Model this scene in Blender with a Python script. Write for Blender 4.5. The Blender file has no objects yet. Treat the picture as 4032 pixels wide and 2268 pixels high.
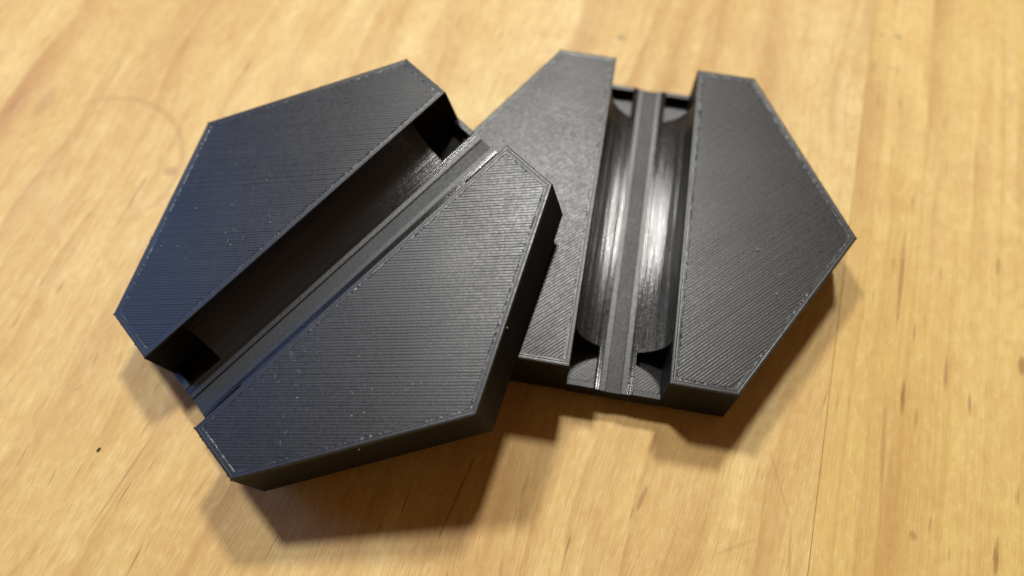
import bpy, bmesh, math, random
from mathutils import Matrix, Vector, noise as mnoise
random.seed(7)
scene = bpy.context.scene
COL = scene.collection
U = 0.025                      # one unit = side of the hexagon = 25 mm

# ------------------------------------------------------------------ camera
cd = bpy.data.cameras.new('camera')
cam = bpy.data.objects.new('camera', cd); COL.objects.link(cam)
RC = Matrix(((0.985223, 0.17097, 0.010276), (0.158747, -0.888969, -0.429574), (-0.064309, 0.424857, -0.902973)))
CP = Vector((-0.273588, -2.077927, 3.619524))
mw = Matrix.Identity(4)
for i in range(3):
    mw[i][0] = RC[0][i]; mw[i][1] = -RC[1][i]; mw[i][2] = -RC[2][i]; mw[i][3] = CP[i] * U
cam.matrix_world = mw
cd.sensor_width = 36; cd.lens = 29.1903
cd.clip_start = 0.005; cd.clip_end = 50
cd.dof.use_dof = True; cd.dof.focus_distance = 3.42 * U; cd.dof.aperture_fstop = 13
scene.camera = cam

# ------------------------------------------------------------------ light
w = bpy.data.worlds.new('World'); scene.world = w; w.use_nodes = True
bg = w.node_tree.nodes['Background']
bg.inputs['Color'].default_value = (1.0, 0.55, 0.26, 1); bg.inputs['Strength'].default_value = 0.165
def lamp(name, d, dist, size, power, color, target=(-0.3, -0.3, 0.2), shape='DISK'):
    l = bpy.data.lights.new(name, 'AREA'); l.shape = shape; l.size = size; l.energy = power; l.color = color
    o = bpy.data.objects.new(name, l); COL.objects.link(o)
    d = Vector(d).normalized(); o.location = Vector(target) * U + d * dist
    o.rotation_euler = d.to_track_quat('Z', 'Y').to_euler()
    return o
lamp('ceiling_lamp', (-0.09, 33.3, 47.75), 36 * U, 0.100, 5.7, (1.0, 0.98, 0.93), (-0.3, -0.4, 0.25))
lamp('desk_lamp', (-21.9, 19.3, 47.75), 36 * U, 0.100, 5.3, (1.0, 0.985, 0.94), (-0.3, -0.4, 0.25))
lamp('window_light', (-0.88, 0.20, 0.43), 1.6, 0.9, 7.2, (0.11, 0.36, 1.0))

scene.cycles.caustics_reflective = False; scene.cycles.caustics_refractive = False
scene.view_settings.view_transform = 'Standard'; scene.view_settings.look = 'None'
scene.view_settings.exposure = 0.0; scene.view_settings.gamma = 1.0

# ------------------------------------------------------------------ node helpers
class NT:
    def __init__(s, name):
        s.m = bpy.data.materials.new(name); s.m.use_nodes = True
        s.t = s.m.node_tree; s.b = s.t.nodes['Principled BSDF']
    def n(s, kind, ins=None, **kw):
        nd = s.t.nodes.new(kind)
        for k, v in kw.items(): setattr(nd, k, v)
        for k, v in (ins or {}).items(): s.put(nd.inputs[k], v)
        return nd
    def put(s, sock, v):
        if hasattr(v, 'is_output'): s.t.links.new(v, sock)
        else: sock.default_value = v
    def math(s, op, a, b=0.0, c=0.0, clamp=False):
        nd = s.n('ShaderNodeMath', operation=op); nd.use_clamp = clamp
        s.put(nd.inputs[0], a); s.put(nd.inputs[1], b); s.put(nd.inputs[2], c)
        return nd.outputs[0]
    def coords(s, scale=(1, 1, 1), rot=(0, 0, 0), loc=(0, 0, 0), src=None):
        if src is None:
            src = s.n('ShaderNodeTexCoord').outputs['Object']
            scale = tuple(k / U for k in scale)
        return s.n('ShaderNodeMapping', {'Vector': src, 'Scale': scale, 'Rotation': rot, 'Location': loc}).outputs[0]
    def noise(s, vec, scale=1.0, detail=3.0, rough=0.55, dist=0.0):
        return s.n('ShaderNodeTexNoise', {'Vector': vec, 'Scale': scale, 'Detail': detail, 'Roughness': rough, 'Distortion': dist}).outputs['Fac']
    def ramp(s, fac, stops, interp='LINEAR'):
        nd = s.n('ShaderNodeValToRGB', {'Fac': fac}); cr = nd.color_ramp; cr.interpolation = interp
        while len(cr.elements) < len(stops): cr.elements.new(0.5)
        for e, (p, c) in zip(cr.elements, stops):
            e.position = p; e.color = (*c, 1) if len(c) == 3 else c
        return nd.outputs['Color']
    def remap(s, v, a, b, c=0.0, d=1.0, smooth=False):
        nd = s.n('ShaderNodeMapRange', {'Value': v, 'From Min': a, 'From Max': b, 'To Min': c, 'To Max': d})
        if smooth: nd.interpolation_type = 'SMOOTHSTEP'
        return nd.outputs[0]
    def mix(s, fac, a, b, blend='MIX'):
        nd = s.n('ShaderNodeMix', data_type='RGBA', blend_type=blend)
        s.put(nd.inputs[0], fac)
        s.put(nd.inputs[6], a if hasattr(a, 'is_output') else (*a, 1)); s.put(nd.inputs[7], b if hasattr(b, 'is_output') else (*b, 1))
        return nd.outputs[2]
    def bump(s, h, strength, dist, normal=None):
        nd = s.n('ShaderNodeBump', {'Height': h, 'Strength': strength, 'Distance': dist * U})
        if normal is not None: s.put(nd.inputs['Normal'], normal)
        return nd.outputs[0]

# ------------------------------------------------------------------ plastic
def plastic(name, lines=None, pitch=0.015, line_amp=0.0010, rough=0.42, grain=0.0004, pits=False, streak=0.0, spec=0.5, aniso=0.0):
    k = NT(name)
    v = k.coords()
    k.b.inputs['Specular IOR Level'].default_value = spec
    fine = k.noise(k.coords((70, 70, 70)), 1.0, 2.0)
    low = k.noise(k.coords((5, 5, 5)), 1.0, 2.0)
    base = k.mix(low, (0.0060, 0.0068, 0.0074), (0.0098, 0.0108, 0.0114))
    k.put(k.b.inputs['Base Color'], base)
    nrm = k.bump(fine, 1.0, grain)
    if aniso:
        yw = k.n('ShaderNodeVectorTransform', {'Vector': (0, 1, 0)}, vector_type='VECTOR', convert_from='OBJECT', convert_to='WORLD').outputs[0]
        gn = k.n('ShaderNodeNewGeometry').outputs['Normal']
        k.put(k.b.inputs['Tangent'], k.n('ShaderNodeVectorMath', {0: yw, 1: gn}, operation='CROSS_PRODUCT').outputs[0])
        k.b.inputs['Anisotropic'].default_value = aniso
    if streak:
        nrm = k.bump(k.noise(k.coords((150, 1.2, 150)), 1.0, 2.0, 0.6), 1.0, streak, nrm)
        nrm = k.bump(k.noise(k.coords((60, 45, 60)), 1.0, 2.0, 0.6), 1.0, streak * 0.07, nrm)
    if lines is not None:
        sx, sy, sz = lines
        d = k.n('ShaderNodeVectorMath', {0: v, 1: (sx, sy, sz)}, operation='DOT_PRODUCT').outputs['Value']
        # each bead wanders a little and differs in height
        wob = k.noise(k.coords((2.2, 2.2, 2.2)), 1.0, 2.0)
        ph = k.math('ADD', k.math('DIVIDE', d, pitch), k.math('MULTIPLY', wob, 0.9))
        fr = k.math('PINGPONG', ph, 0.5)
        bead = k.math('SQRT', k.math('MAXIMUM', k.math('SUBTRACT', 1.0, k.math('POWER', k.math('SUBTRACT', 1.0, k.math('MULTIPLY', fr, 2.0)), 2.0)), 0.0))
        along = k.n('ShaderNodeVectorMath', {0: v, 1: (sy * 2.2, -sx * 2.2, sz * 9)}, operation='DOT_PRODUCT').outputs['Value']
        cell = k.n('ShaderNodeCombineXYZ', {'X': k.math('FLOOR', ph), 'Y': along}).outputs[0]
        rowvar = k.noise(cell, 1.0, 1.0)
        patch = k.remap(k.noise(k.coords((3.2, 3.2, 3.2), loc=(4, 1, 2)), 1.0, 2.0), 0.38, 0.64, 0.15, 1.0)
        h = k.math('MULTIPLY', k.math('MULTIPLY', bead, patch), k.remap(rowvar, 0.3, 0.7, 0.55, 1.2))
        nrm = k.bump(h, 1.0, line_amp, nrm)
        k.put(k.b.inputs['Roughness'], k.remap(rowvar, 0.3, 0.7, rough - 0.06, rough + 0.08))
    elif pits:
        vor = k.n('ShaderNodeTexVoronoi', {'Vector': k.coords((46, 46, 46)), 'Scale': 1.0}, feature='F1').outputs['Distance']
        msk = k.remap(k.noise(k.coords((6, 6, 6), loc=(3, 8, 1)), 1.0, 2.0), 0.4, 0.62, 0.1, 1.0)
        nrm = k.bump(k.math('MULTIPLY', msk, k.math('ADD', k.remap(vor, 0.1, 0.6), k.noise(k.coords((40, 40, 40))))), 1.0, 0.0018, nrm)
        k.b.inputs['Roughness'].default_value = rough
    else:
        k.put(k.b.inputs['Roughness'], k.math('ADD', k.remap(fine, 0.3, 0.7, rough - 0.04, rough + 0.05), k.remap(k.noise(k.coords((3.5, 3.5, 3.5), loc=(7, 3, 1)), 1.0, 3.0, 0.6), 0.3, 0.7, -0.015, 0.02)))
    k.put(k.b.inputs['Normal'], nrm)
    return k.m
Q = math.sqrt(0.5)
M_SIDE = plastic('plastic_layers', (0, 0, 1), 0.010, 0.0016, 0.55, spec=0.10)
M_RING = plastic('plastic_outline', None, rough=0.36)
M_FILL = plastic('plastic_infill', (Q, -Q, 0), 0.0130, 0.00042, 0.37)
M_FILLX = plastic('plastic_strip', None, rough=0.46, grain=0.0005, spec=0.4)
M_SEAM = plastic('plastic_seam', None, rough=0.36, pits=True)
M_TOP = plastic('plastic_top', None, rough=0.355, grain=0.0002, spec=0.47)
M_BEAD = plastic('plastic_channel', None, rough=0.205, grain=0.00006, streak=0.0024, spec=1.0, aniso=0.95)

# ------------------------------------------------------------------ wood
def wood(name, right):
    k = NT(name)
    base_v = k.n('ShaderNodeTexCoord').outputs['Object']
    sep = k.n('ShaderNodeSeparateXYZ', {'Vector': k.coords()})
    x, y = sep.outputs['X'], sep.outputs['Y']
    # warp across the grain so that lines wander
    slow = k.noise(k.coords((0.55, 0.32, 1)), 1.0, 2.0, 0.5)
    amp = 0.05 if right else 0.34
    skew = 0.0 if right else 0.07
    xx = k.math('ADD', k.math('SUBTRACT', x, k.math('MULTIPLY', y, skew)), k.math('MULTIPLY', k.math('SUBTRACT', slow, 0.5), amp * 2))
    P = k.n('ShaderNodeCombineXYZ', {'X': xx, 'Y': y}).outputs[0]
    def st(sx, sy, off=0.0, **kw):
        return k.noise(k.n('ShaderNodeMapping', {'Vector': P, 'Scale': (sx, sy, 1), 'Location': (off, off * 1.7, 0)}).outputs[0], 1.0, **kw)
    tone = st(1.1, 0.22, 3.1, detail=3.0)
    band = st(7.5 if right else 3.4, 0.14 if right else 0.30, 7.7, detail=4.0 if right else 3.0, rough=0.6 if right else 0.5)
    fib = st(34, 1.3, 1.3, detail=4.0, rough=0.65)
    fine = st(120, 6.0, 5.5, detail=2.0, rough=0.6)
    mott = k.noise(k.n('ShaderNodeMapping', {'Vector': P, 'Scale': (5.5, 4.0, 1)}).outputs[0], 1.0, 3.0, 0.6, 0.6)
    tiny = k.noise(k.n('ShaderNodeMapping', {'Vector': P, 'Scale': (26, 15, 1)}).outputs[0], 1.0, 3.0, 0.65, 0.5)
    if right:
        c = k.ramp(k.remap(tone, 0.3, 0.7), [(0.0, (0.565, 0.378, 0.108)), (0.5, (0.645, 0.458, 0.148)), (1.0, (0.70, 0.525, 0.196))])
    else:
        c = k.ramp(k.remap(tone, 0.3, 0.7), [(0.0, (0.58, 0.398, 0.126)), (0.5, (0.655, 0.482, 0.174)), (1.0, (0.715, 0.562, 0.232))])
    dark = (0.54, 0.335, 0.085) if right else (0.55, 0.34, 0.120)
    c = k.mix(k.remap(band, 0.46, 0.72, 0.0, 0.42 if right else 0.58, True), c, dark)
    c = k.mix(k.remap(band, 0.44, 0.26, 0.0, 0.45, True), c, (0.80, 0.64, 0.33))
    c = k.mix(k.remap(mott, 0.35, 0.7, 0.0, 0.46), c, (0.55, 0.315, 0.10))
    c = k.mix(k.remap(tiny, 0.48, 0.72, 0.0, 0.34), c, (0.47, 0.275, 0.085))
    c = k.mix(k.remap(tiny, 0.46, 0.28, 0.0, 0.26), c, (0.84, 0.66, 0.34))
    if right:
        ln2 = st(21.0, 0.10, 41.0, detail=2.0, rough=0.5)
        c = k.mix(k.remap(ln2, 0.56, 0.66, 0.0, 0.36), c, (0.47, 0.27, 0.07))
        c = k.mix(k.remap(ln2, 0.42, 0.30, 0.0, 0.24), c, (0.82, 0.66, 0.34))
    c = k.mix(k.remap(fib, 0.44, 0.74, 0.0, 0.20 if right else 0.38), c, (0.46, 0.24, 0.075))
    c = k.mix(k.remap(fine, 0.5, 0.8, 0.0, 0.18 if right else 0.34), c, (0.40, 0.20, 0.06))
    crisp = st(230, 9.0, 31.0, detail=2.0, rough=0.7)
    c = k.mix(k.remap(crisp, 0.52, 0.72, 0.0, 0.14 if right else 0.28), c, (0.38, 0.20, 0.065))
    c = k.mix(k.remap(crisp, 0.46, 0.30, 0.0, 0.12 if right else 0.25), c, (0.86, 0.70, 0.42))
    # growth lines: sharp on one side, soft on the other
    for per, off, stv in ((0.34, 0.0, 0.50), (0.53, 0.21, 0.45), (0.23, 0.4, 0.40)):
        ph = k.math('FRACT', k.math('DIVIDE', k.math('ADD', k.math('ADD', xx, off), k.math('MULTIPLY', k.math('SUBTRACT', st(2.0, 0.5, off * 9), 0.5), 0.30)), per))
        ln = k.math('MULTIPLY', k.remap(ph, 0.0, 0.05), k.remap(ph, 0.05, 0.42, 1.0, 0.0, True))
        vis = k.remap(st(1.6, 0.55, 11 + off * 7, detail=2.0), 0.42, 0.66)
        c = k.mix(k.math('MULTIPLY', k.math('MULTIPLY', ln, vis), stv), c, (0.40, 0.195, 0.055))
    # short brown flecks
    fleck = k.remap(st(17, 2.6, 51.0, detail=2.0), 0.665, 0.76)
    c = k.mix(k.math('MULTIPLY', fleck, 0.5), c, (0.30, 0.14, 0.04))
    # short pore dashes
    pores = k.remap(st(48, 3.4, 21.0, detail=1.0), 0.70, 0.80)
    c = k.mix(k.math('MULTIPLY', pores, 0.55), c, (0.22, 0.095, 0.03))
    # individual marks in the wood: x, y, half width, half length, strength, colour
    for mx, my, rx, ry, ang, s_, colr in MARKS_R if right else MARKS_L:
        ca, sa = math.cos(math.radians(ang)), math.sin(math.radians(ang))
        ox, oy = k.math('SUBTRACT', x, mx), k.math('SUBTRACT', y, my)
        dx = k.math('ADD', k.math('MULTIPLY', ox, ca / rx), k.math('MULTIPLY', oy, sa / rx))
        dy = k.math('SUBTRACT', k.math('MULTIPLY', oy, ca / ry), k.math('MULTIPLY', ox, sa / ry))
        r2 = k.math('ADD', k.math('MULTIPLY', dx, dx), k.math('MULTIPLY', dy, dy))
        r2 = k.math('ADD', r2, k.math('ADD', k.math('MULTIPLY', k.math('SUBTRACT', tiny, 0.5), 2.2), k.math('MULTIPLY', k.math('SUBTRACT', fib, 0.5), 1.4)))
        c = k.mix(k.remap(r2, 0.0, 1.15, s_ * 0.9, 0.0, True), c, colr)
    if not right:                  # faint ring left by a wet glass
        rx_, ry_ = k.math('ADD', x, 2.72), k.math('ADD', y, 0.30)
        rr = k.math('SQRT', k.math('ADD', k.math('MULTIPLY', rx_, rx_), k.math('MULTIPLY', ry_, ry_)))
        rg = k.remap(k.math('ABSOLUTE', k.math('SUBTRACT', rr, 0.40)), 0.006, 0.024, 0.34, 0.0)
        rg = k.math('MULTIPLY', rg, k.remap(k.math('ADD', rx_, ry_), -0.15, 0.25))
        c = k.mix(rg, c, (0.36, 0.20, 0.07))
    k.put(k.b.inputs['Base Color'], c)
    k.put(k.b.inputs['Roughness'], k.remap(mott, 0.3, 0.7, 0.42, 0.55))
    k.b.inputs['Specular IOR Level'].default_value = 0.35
    hgt = k.math('ADD', k.math('ADD', k.math('MULTIPLY', fib, 0.6), k.math('MULTIPLY', fine, 0.5)), k.math('MULTIPLY', crisp, 0.35))
    k.put(k.b.inputs['Normal'], k.bump(k.math('SUBTRACT', hgt, k.math('MULTIPLY', pores, 0.8)), 0.7, 0.004))
    return k.m
BR_ = (0.21, 0.095, 0.025); GY = (0.17, 0.12, 0.06)
RD = (0.28, 0.13, 0.05)
# x, y, half width, half length, tilt, strength, colour of single marks
MARKS_R = [(1.374, -0.47, 0.012, 0.10, 0, 0.75, BR_), (1.462, -1.083, 0.020, 0.024, 20, 0.5, GY), (1.188, 1.695, 0.028, 0.022, 0, 0.6, GY),
           (1.10, 1.681, 0.02, 0.016, 0, 0.5, GY), (1.173, 1.458, 0.012, 0.02, 0, 0.45, GY), (1.322, 0.17, 0.014, 0.32, 0, 0.62, BR_),
           (1.306, -0.72, 0.012, 0.30, 2, 0.5, RD), (1.898, -0.163, 0.022, 0.06, 0, 0.7, BR_), (1.807, -1.073, 0.016, 0.09, -3, 0.75, BR_),
           (1.777, 0.342, 0.014, 0.06, 0, 0.55, BR_), (1.123, 1.201, 0.016, 0.07, 0, 0.45, RD), (1.235, 1.215, 0.013, 0.06, 0, 0.4, RD),
           (1.56, -0.30, 0.012, 0.09, 0, 0.5, BR_), (1.44, -0.55, 0.010, 0.05, 0, 0.4, BR_), (1.65, 0.9, 0.012, 0.25, 0, 0.35, RD)]
MARKS_L = [(0.314, -1.0, 0.013, 0.075, -5, 0.7, RD), (0.319, -1.24, 0.014, 0.065, -12, 0.65, RD), (-2.36, -0.265, 0.045, 0.035, 0, 0.55, RD),
           (-0.314, 1.251, 0.040, 0.026, 0, 0.55, GY), (-0.452, -1.45, 0.007, 0.22, -7, 0.85, BR_), (0.737, -1.335, 0.012, 0.12, -55, 0.24, GY),
           (0.885, -1.02, 0.007, 0.17, 24, 0.36, RD), (0.965, -1.30, 0.008, 0.15, 5, 0.4, RD), (-1.86, -1.75, 0.006, 0.28, -9, 0.5, RD),
           (-2.25, -1.45, 0.009, 0.03, -30, 0.35, GY), (-3.2, -0.05, 0.05, 0.12, -6, 0.4, RD), (-0.17, -1.42, 0.012, 0.22, 4, 0.3, RD)]

# ------------------------------------------------------------------ mesh helpers
def link(name, bm, mats, parent=None, smooth=False):
    me = bpy.data.meshes.new(name)
    bmesh.ops.recalc_face_normals(bm, faces=bm.faces)
    for f in bm.faces: f.smooth = smooth
    bmesh.ops.scale(bm, vec=(U, U, U), verts=bm.verts)
    bm.to_mesh(me); bm.free()
    for m in (mats if isinstance(mats, (list, tuple)) else [mats]): me.materials.append(m)
    o = bpy.data.objects.new(name, me); COL.objects.link(o)
    if parent: o.parent = parent
    return o
def inset(poly, d):
    n = len(poly); out = []
    for i in range(n):
        p0, p1, p2 = Vector(poly[i - 1]), Vector(poly[i]), Vector(poly[(i + 1) % n])
        a = (p1 - p0).normalized(); b = (p2 - p1).normalized()
        na = Vector((-a.y, a.x)); nb = Vector((-b.y, b.x))
        m = (na + nb); m = m / m.length_squared * 2
        out.append(tuple(p1 + m * d))
    return out
def stack(bm, loops, cap_mat=0, bottom=True):
    """loops: list of (polygon2d, z, material of the band that ends here)"""
    prev = None
    for poly, z, mi in loops:
        vs = [bm.verts.new((x, y, z)) for x, y in poly]
        if prev:
            for i in range(len(vs)):
                j = (i + 1) % len(vs)
                f = bm.faces.new((prev[i], prev[j], vs[j], vs[i])); f.material_index = mi
        elif bottom:
            bm.faces.new(list(reversed(vs)))
        prev = vs
    f = bm.faces.new(prev); f.material_index = cap_mat
    return bm

# ------------------------------------------------------------------ block
S3 = math.sqrt(3) / 2
H = 0.2785; W = 0.2093
ZP, ZL = 0.026, 0.0807           # pocket floor, lip at the open ends
RB = 0.084                       # half width of the rail
Y1 = S3 - 0.205                  # where the round channel stops
LIP = 0.030
ZC = H - 0.006; RAD = W - 0.001; DZ = 0.0085

def wing_poly(s):
    p = [(W, -S3), (0.5, -S3), (1.0, 0.0), (0.5, S3), (W, S3)]
    return p if s > 0 else [(-x, y) for x, y in reversed(p)]
def clip(poly, p, d):
    lo, hi = -9.0, 9.0; n = len(poly)
    for i in range(n):
        a, b = poly[i], poly[(i + 1) % n]
        nx, ny = -(b[1] - a[1]), b[0] - a[0]
        den = nx * d[0] + ny * d[1]; num = nx * (a[0] - p[0]) + ny * (a[1] - p[1])
        if abs(den) < 1e-9:
            if num > 0: return None
        elif den > 0: lo = max(lo, num / den)
        else: hi = min(hi, num / den)
    return (lo, hi) if hi - lo > 0.02 else None
def infill(bm, poly, z, mat, pitch=0.0128, amp=0.00034, rnd=None, ea=(0.70711, 0.70711)):
    rnd = rnd or random.Random(5)
    ex, ey = ea; nx, ny = ey, -ex
    tt = ((-0.5, -1.0), (-0.36, -0.28), (0.0, 0.0), (0.36, -0.28), (0.5, -1.0))
    for kk in range(-110, 111):
        off = kk * pitch + rnd.uniform(-0.0006, 0.0006)
        dz = rnd.uniform(-0.00022, 0.00022)
        j0, j1 = rnd.uniform(-0.001, 0.006), rnd.uniform(-0.001, 0.006)
        rows = []
        for t, hh in tt:
            o = off + t * pitch
            c = clip(poly, (o * nx, o * ny), (ex, ey))
            if c is None: rows = None; break
            rows.append((o, hh, c[0] + j0, c[1] - j1))
        if not rows: continue
        m = max(2, int((rows[2][3] - rows[2][2]) / 0.05))
        grid = []
        for o, hh, s0, s1 in rows:
            line = []
            for i in range(m + 1):
                q = s0 + (s1 - s0) * i / m
                x, y = o * nx + q * ex, o * ny + q * ey
                pa = 0.45 + 0.9 * (0.5 + 0.5 * mnoise.noise(Vector((x * 4.5, y * 4.5, 3.3 + 5 * ex))))
                dd = 0.00022 * mnoise.noise(Vector((kk * 3.7, q * 9.0, 0.5)))
                line.append(bm.verts.new((x, y, z + dz + dd + hh * amp * pa)))
            grid.append(line)
        for a in range(len(grid) - 1):
            for i in range(m):
                f = bm.faces.new((grid[a][i], grid[a][i + 1], grid[a + 1][i + 1], grid[a + 1][i])); f.material_index = mat; f.smooth = True
def make_wing(s, parent):
    p = wing_poly(s); bm = bmesh.new(); g = lambda d: inset(p, d)
    L = [(g(0.005), 0.0, 0), (g(0.0), 0.006, 0), (g(0.0), H - 0.006, 0), (g(0.0015), H - 0.002, 1), (g(0.005), H, 1),
         (g(0.012), H + 0.0002, 1), (g(0.0165), H - 0.0003, 1), (g(0.021), H + 0.0002, 1), (g(0.0245), H, 1), (g(0.030), H, 2),
         (g(0.0335), H - 0.0009, 2)]
    stack(bm, L, 1)
    bmesh.ops.recalc_face_normals(bm, faces=bm.faces)
    infill(bm, g(0.0305), H + 0.0002, 3, amp=0.00036 if s > 0 else 0.00052, rnd=random.Random(11 + s))
    rb = random.Random(40 + s)
    for i in range(len(p)):
        q0, q1 = Vector(g(0.002)[i]), Vector(g(0.002)[(i + 1) % len(p)])
        for t in [0.0] + [rb.random() for _ in range(4)]:
            q = q0.lerp(q1, t); r = rb.uniform(0.0025, 0.0050)
            bmesh.ops.create_icosphere(bm, subdivisions=1, radius=r, matrix=Matrix.Translation((q.x, q.y, H - 0.0025 - rb.random() * 0.001)) @ Matrix.Diagonal((1.2, 1.0, 0.8, 1)))
    return link('wing', bm, [M_SIDE, M_RING, M_SEAM, M_TOP], parent)

def channel_profile():
    """right half of the ribbed round channel, from the flat strip out to the wall: (x, z) list"""
    zb = ZC - RAD
    pts = [(0.0, zb + 0.0022), (0.0325, zb + 0.0022), (0.0338, zb + 0.0080), (0.0352, zb + 0.0092), (0.0585, zb + 0.0094), (0.0595, zb + 0.0088)]
    a = math.asin(0.0600 / RAD); sp = 0.0098 / RAD; sub = 6; rr = random.Random(2)
    while a < math.pi / 2 - 0.004:
        amp = rr.uniform(0.0012, 0.0026)
        for i in range(sub):
            f = i / sub; aa = a + sp * f
            if aa > math.pi / 2: break
            r = RAD - amp * math.sin(math.pi * f)
            pts.append((r * math.sin(aa), ZC - r * math.cos(aa)))
        a += sp
    pts.append((W - 0.0005, ZC + 0.0006))
    out = [pts[0]]
    for q in pts[1:]:
        out.append((max(q[0], out[-1][0] + 1e-5), q[1]))
    return out
PROF = channel_profile()

def extrude_profile(bm, prof, y0, y1, zbot, mat_of=None):
    rings = []
    for y in (y0, y1):
        top = [bm.verts.new((x, y, z)) for x, z in prof]
        b0 = bm.verts.new((prof[0][0], y, zbot)); b1 = bm.verts.new((prof[-1][0], y, zbot))
        rings.append((top, b0, b1))
    (ta, a0, a1), (tb, b0, b1) = rings
    for i in range(len(ta) - 1):
        f = bm.faces.new((ta[i], ta[i + 1], tb[i + 1], tb[i])); f.smooth = True
        if mat_of: f.material_index = mat_of(i)
    for t, p, q in rings:
        f = bm.faces.new(t + [q, p]); f.material_index = 1
    f = bm.faces.new((a0, ta[0], tb[0], b0)); f.material_index = 1
    f = bm.faces.new((a1, ta[-1], tb[-1], b1)); f.material_index = 1

def make_channel(s, parent):
    prof = [q for q in PROF if q[0] > RB]
    zi = [z for x, z in PROF if x <= RB][-1]
    prof = [(RB + 0.0005, zi)] + prof
    if s < 0: prof = [(-x, z) for x, z in prof]
    bm = bmesh.new(); extrude_profile(bm, prof, -Y1, Y1, 0.012)
    o = link('channel_side', bm, [M_BEAD, M_SIDE], parent)
    return o
def make_rail(parent):
    half = [q for q in PROF if q[0] <= RB - 0.001]
    half = half + [(RB - 0.0008, half[-1][1] + 0.0004), (RB + 0.0002, half[-1][1] - 0.002)]
    prof = [(-x, z) for x, z in reversed(half[1:])] + half[1:]
    n = len(half) - 2
    bm = bmesh.new()
    mid = n          # face index of the flat strip
    e = S3 - 0.0015
    extrude_profile(bm, prof, -e, e, 0.012, lambda i: 2 if i == mid else (3 if abs(i - mid) <= 4 else 0))
    return link('rail', bm, [M_BEAD, M_SIDE, M_FILLX, M_RING], parent)
def box(bm, x0, x1, y0, y1, z0, z1, b=0.0, top=0):
    p = [(x0, y0), (x1, y0), (x1, y1), (x0, y1)]
    L = [(p, z0, 0), (p, z1 - b, 0)]
    if b: L.append((inset(p, b), z1, 1))
    stack(bm, L, top)
def make_pocket(sx, sy, parent):
    a, b = sorted((sx * (RB + 0.0005), sx * (W - 0.0005)))
    c, d = sorted((sy * (Y1 + 0.0005), sy * (S3 - LIP)))
    bm = bmesh.new(); box(bm, a, b, c, d, 0.004, ZP, 0, 2)
    fl = link('pocket_floor', bm, [M_SIDE, M_RING, M_FILL], parent)
    c, d = sorted((sy * (S3 - LIP + 0.0004), sy * S3))
    bm = bmesh.new(); box(bm, a, b, c, d, 0.0, ZL, 0.003, 1)
    link('end_lip', bm, [M_SIDE, M_RING], parent)
def make_apron(sy, parent):
    # plain end wall below the rail
    c, d = sorted((sy * (S3 - LIP), sy * (S3)))
    bm = bmesh.new(); box(bm, -RB, RB, c, d, 0.0, ZC - RAD - 0.004, 0, 1)
    return link('end_wall', bm, [M_SIDE, M_RING], parent)

def thing(name, label, cat, group=None):
    o = bpy.data.objects.new(name, None); COL.objects.link(o); o.empty_display_size = 0.01
    o['label'] = label; o['category'] = cat
    if group: o['group'] = group
    return o
GROUP = 'black hexagonal plastic blocks with a round trough'
flat = thing('hexagonal_block', 'black hexagonal plastic block lying on the wooden table, partly under the other block', 'plastic block', GROUP)
for s in (-1, 1):
    make_wing(s, flat); make_channel(s, flat)
    for sy in (-1, 1): make_pocket(s, sy, flat)
make_rail(flat)
for sy in (-1, 1): make_apron(sy, flat)

tilted = flat.copy(); COL.objects.link(tilted)
for ch in list(flat.children):
    c = ch.copy(); COL.objects.link(c); c.parent = tilted
tilted['label'] = 'black hexagonal plastic block with bluish sheen, tilted and resting on top of the flat block'
ML = Matrix(((0.771709, 0.600854, -0.208422), (-0.626208, 0.77511, -0.084072), (0.111034, 0.195395, 0.974419))).to_4x4()
ML.translation = Vector((-1.24445, -0.55345, 0.2250)) * U
tilted.matrix_world = ML
MR = Matrix(((0.999943, -0.000184, 0.010709), (-0.000184, 0.999407, 0.03442), (-0.010709, -0.03442, 0.99935))).to_4x4()
MR.translation = Vector((0, 0, 0.0353)) * U
flat.matrix_world = MR

# ------------------------------------------------------------------ table
ROT = math.radians(-5.772)
table = thing('wooden_tabletop', '', '')
del table['label'], table['category']
table['kind'] = 'structure'
table.rotation_euler = (0, 0, ROT)
def board(x0, x1, y0, y1, mat):
    bm = bmesh.new(); p = [(x0, y0), (x1, y0), (x1, y1), (x0, y1)]
    stack(bm, [(p, -0.9, 0), (p, -0.0022, 0), (inset(p, 0.0016), -0.0004, 0)], 0)
    return link('board', bm, mat, table)
SEAM = 1.049
MW_L = wood('maple_flat_grain', False); MW_R = wood('maple_straight_grain', True)
board(-8.0, SEAM - 0.0006, -7, 9, MW_L)
board(SEAM + 0.0012, 6.0, -7, 9, MW_R)

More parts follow.
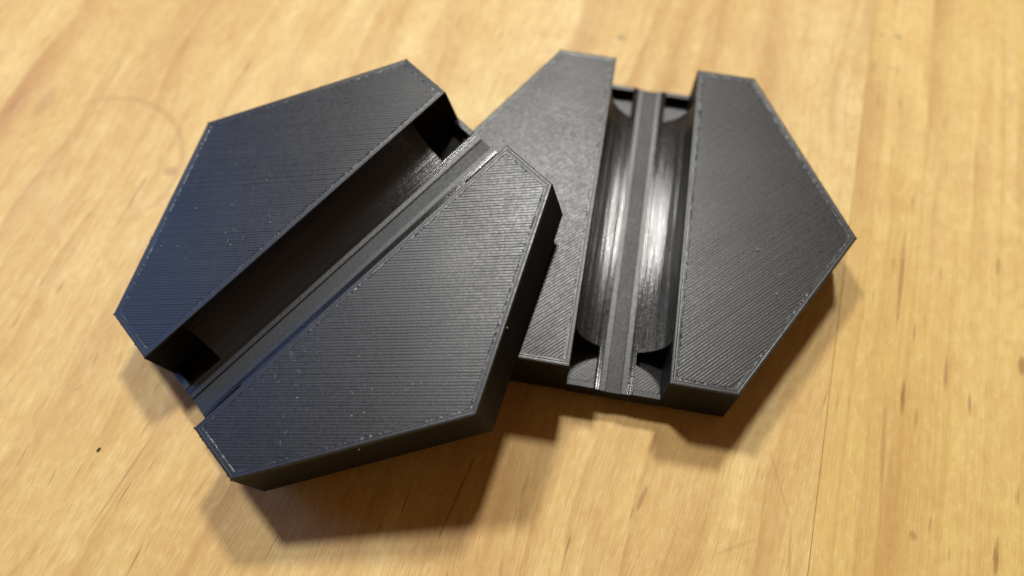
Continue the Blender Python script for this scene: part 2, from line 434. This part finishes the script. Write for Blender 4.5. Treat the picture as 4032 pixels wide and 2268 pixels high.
# ------------------------------------------------------------------ dust and crumb
def solid(name, col, rough):
    k = NT(name); n_ = k.noise(k.coords((40, 40, 40)))
    k.put(k.b.inputs['Base Color'], k.mix(n_, tuple(v * 0.7 for v in col), col)); k.b.inputs['Roughness'].default_value = rough
    return k.m
M_DUST = solid('dust_fibre', (0.30, 0.31, 0.31), 0.8)
def inside(p, poly):
    n = len(poly)
    return all((poly[(i + 1) % n][0] - poly[i][0]) * (p[1] - poly[i][1]) - (poly[(i + 1) % n][1] - poly[i][1]) * (p[0] - poly[i][0]) > 0.02 for i in range(n))
def dust(parent, spots, specks):
    bm = bmesh.new()
    def tube(pts, r):
        prev = None
        for i, p in enumerate(pts):
            q = Vector(pts[min(i + 1, len(pts) - 1)]) - Vector(pts[max(i - 1, 0)]); q.z = 0; q.normalize()
            sd = Vector((-q.y, q.x, 0)) * r; rr = 0.35 if i in (0, len(pts) - 1) else 1
            ring = [bm.verts.new(Vector(p) + sd * rr), bm.verts.new(Vector(p) + Vector((0, 0, r * rr))), bm.verts.new(Vector(p) - sd * rr)]
            if prev:
                for a in range(3): bm.faces.new((prev[a], prev[(a + 1) % 3], ring[(a + 1) % 3], ring[a]))
            prev = ring
    for x, y, n in spots:
        for _ in range(n):
            px, py = x + random.gauss(0, 0.05), y + random.gauss(0, 0.05)
            if not inside((px, py), wing_poly(1 if px > 0 else -1)): continue
            a = random.uniform(0, 6.3); pts = []
            for i in range(5):
                pts.append((px, py, H + 0.0014 + 0.001 * (i % 2))); a += random.uniform(-0.8, 0.8)
                px += 0.0055 * math.cos(a); py += 0.0055 * math.sin(a)
            tube(pts, random.uniform(0.0005, 0.0010))
    for x, y, r in specks:
        bmesh.ops.create_icosphere(bm, subdivisions=1, radius=r, matrix=Matrix.Translation((x, y, H + r * 0.6)) @ Matrix.Diagonal((1.3, 0.8, 0.8, 1)))
    o = link('dust', bm, M_DUST, parent); o['kind'] = 'stuff'
rs = random.Random(3)
dust(tilted, [(0.30, -0.35, 7), (0.38, -0.45, 6), (0.52, -0.25, 5), (0.60, 0.05, 4), (0.42, -0.1, 5), (-0.5, -0.45, 6), (-0.35, -0.2, 6), (-0.7, 0.0, 4), (-0.6, 0.3, 3), (0.5, -0.6, 4)],
     [(rs.uniform(0.25, 0.85), rs.uniform(-0.5, 0.4), rs.uniform(0.0022, 0.0042)) for _ in range(26)] + [(rs.uniform(-0.75, -0.3), rs.uniform(-0.6, 0.4), rs.uniform(0.002, 0.0035)) for _ in range(14)])
dust(flat, [(0.6, -0.2, 2), (0.5, 0.3, 2)], [(0.55, -0.15, 0.006), (0.64, -0.36, 0.005), (0.4, 0.25, 0.003)])

bm = bmesh.new()
bmesh.ops.create_icosphere(bm, subdivisions=2, radius=0.0062)
for v in bm.verts: v.co = Vector((v.co.x * 0.8, v.co.y * 1.7, v.co.z * 0.7)) * (1 + random.uniform(-0.22, 0.22))
bmesh.ops.translate(bm, vec=(0, 0, 0.004), verts=bm.verts)
crumb = link('crumb', bm, solid('crumb', (0.07, 0.05, 0.025), 0.25))
cr_ = Matrix.Rotation(ROT, 3, 'Z') @ Vector((-2.026, -1.683, 0)); crumb.location = cr_ * U; crumb.rotation_euler = (0, 0, -0.5)
crumb['label'] = 'tiny dark crumb lying on the bare wood to the left of the tilted block'; crumb['category'] = 'crumb'
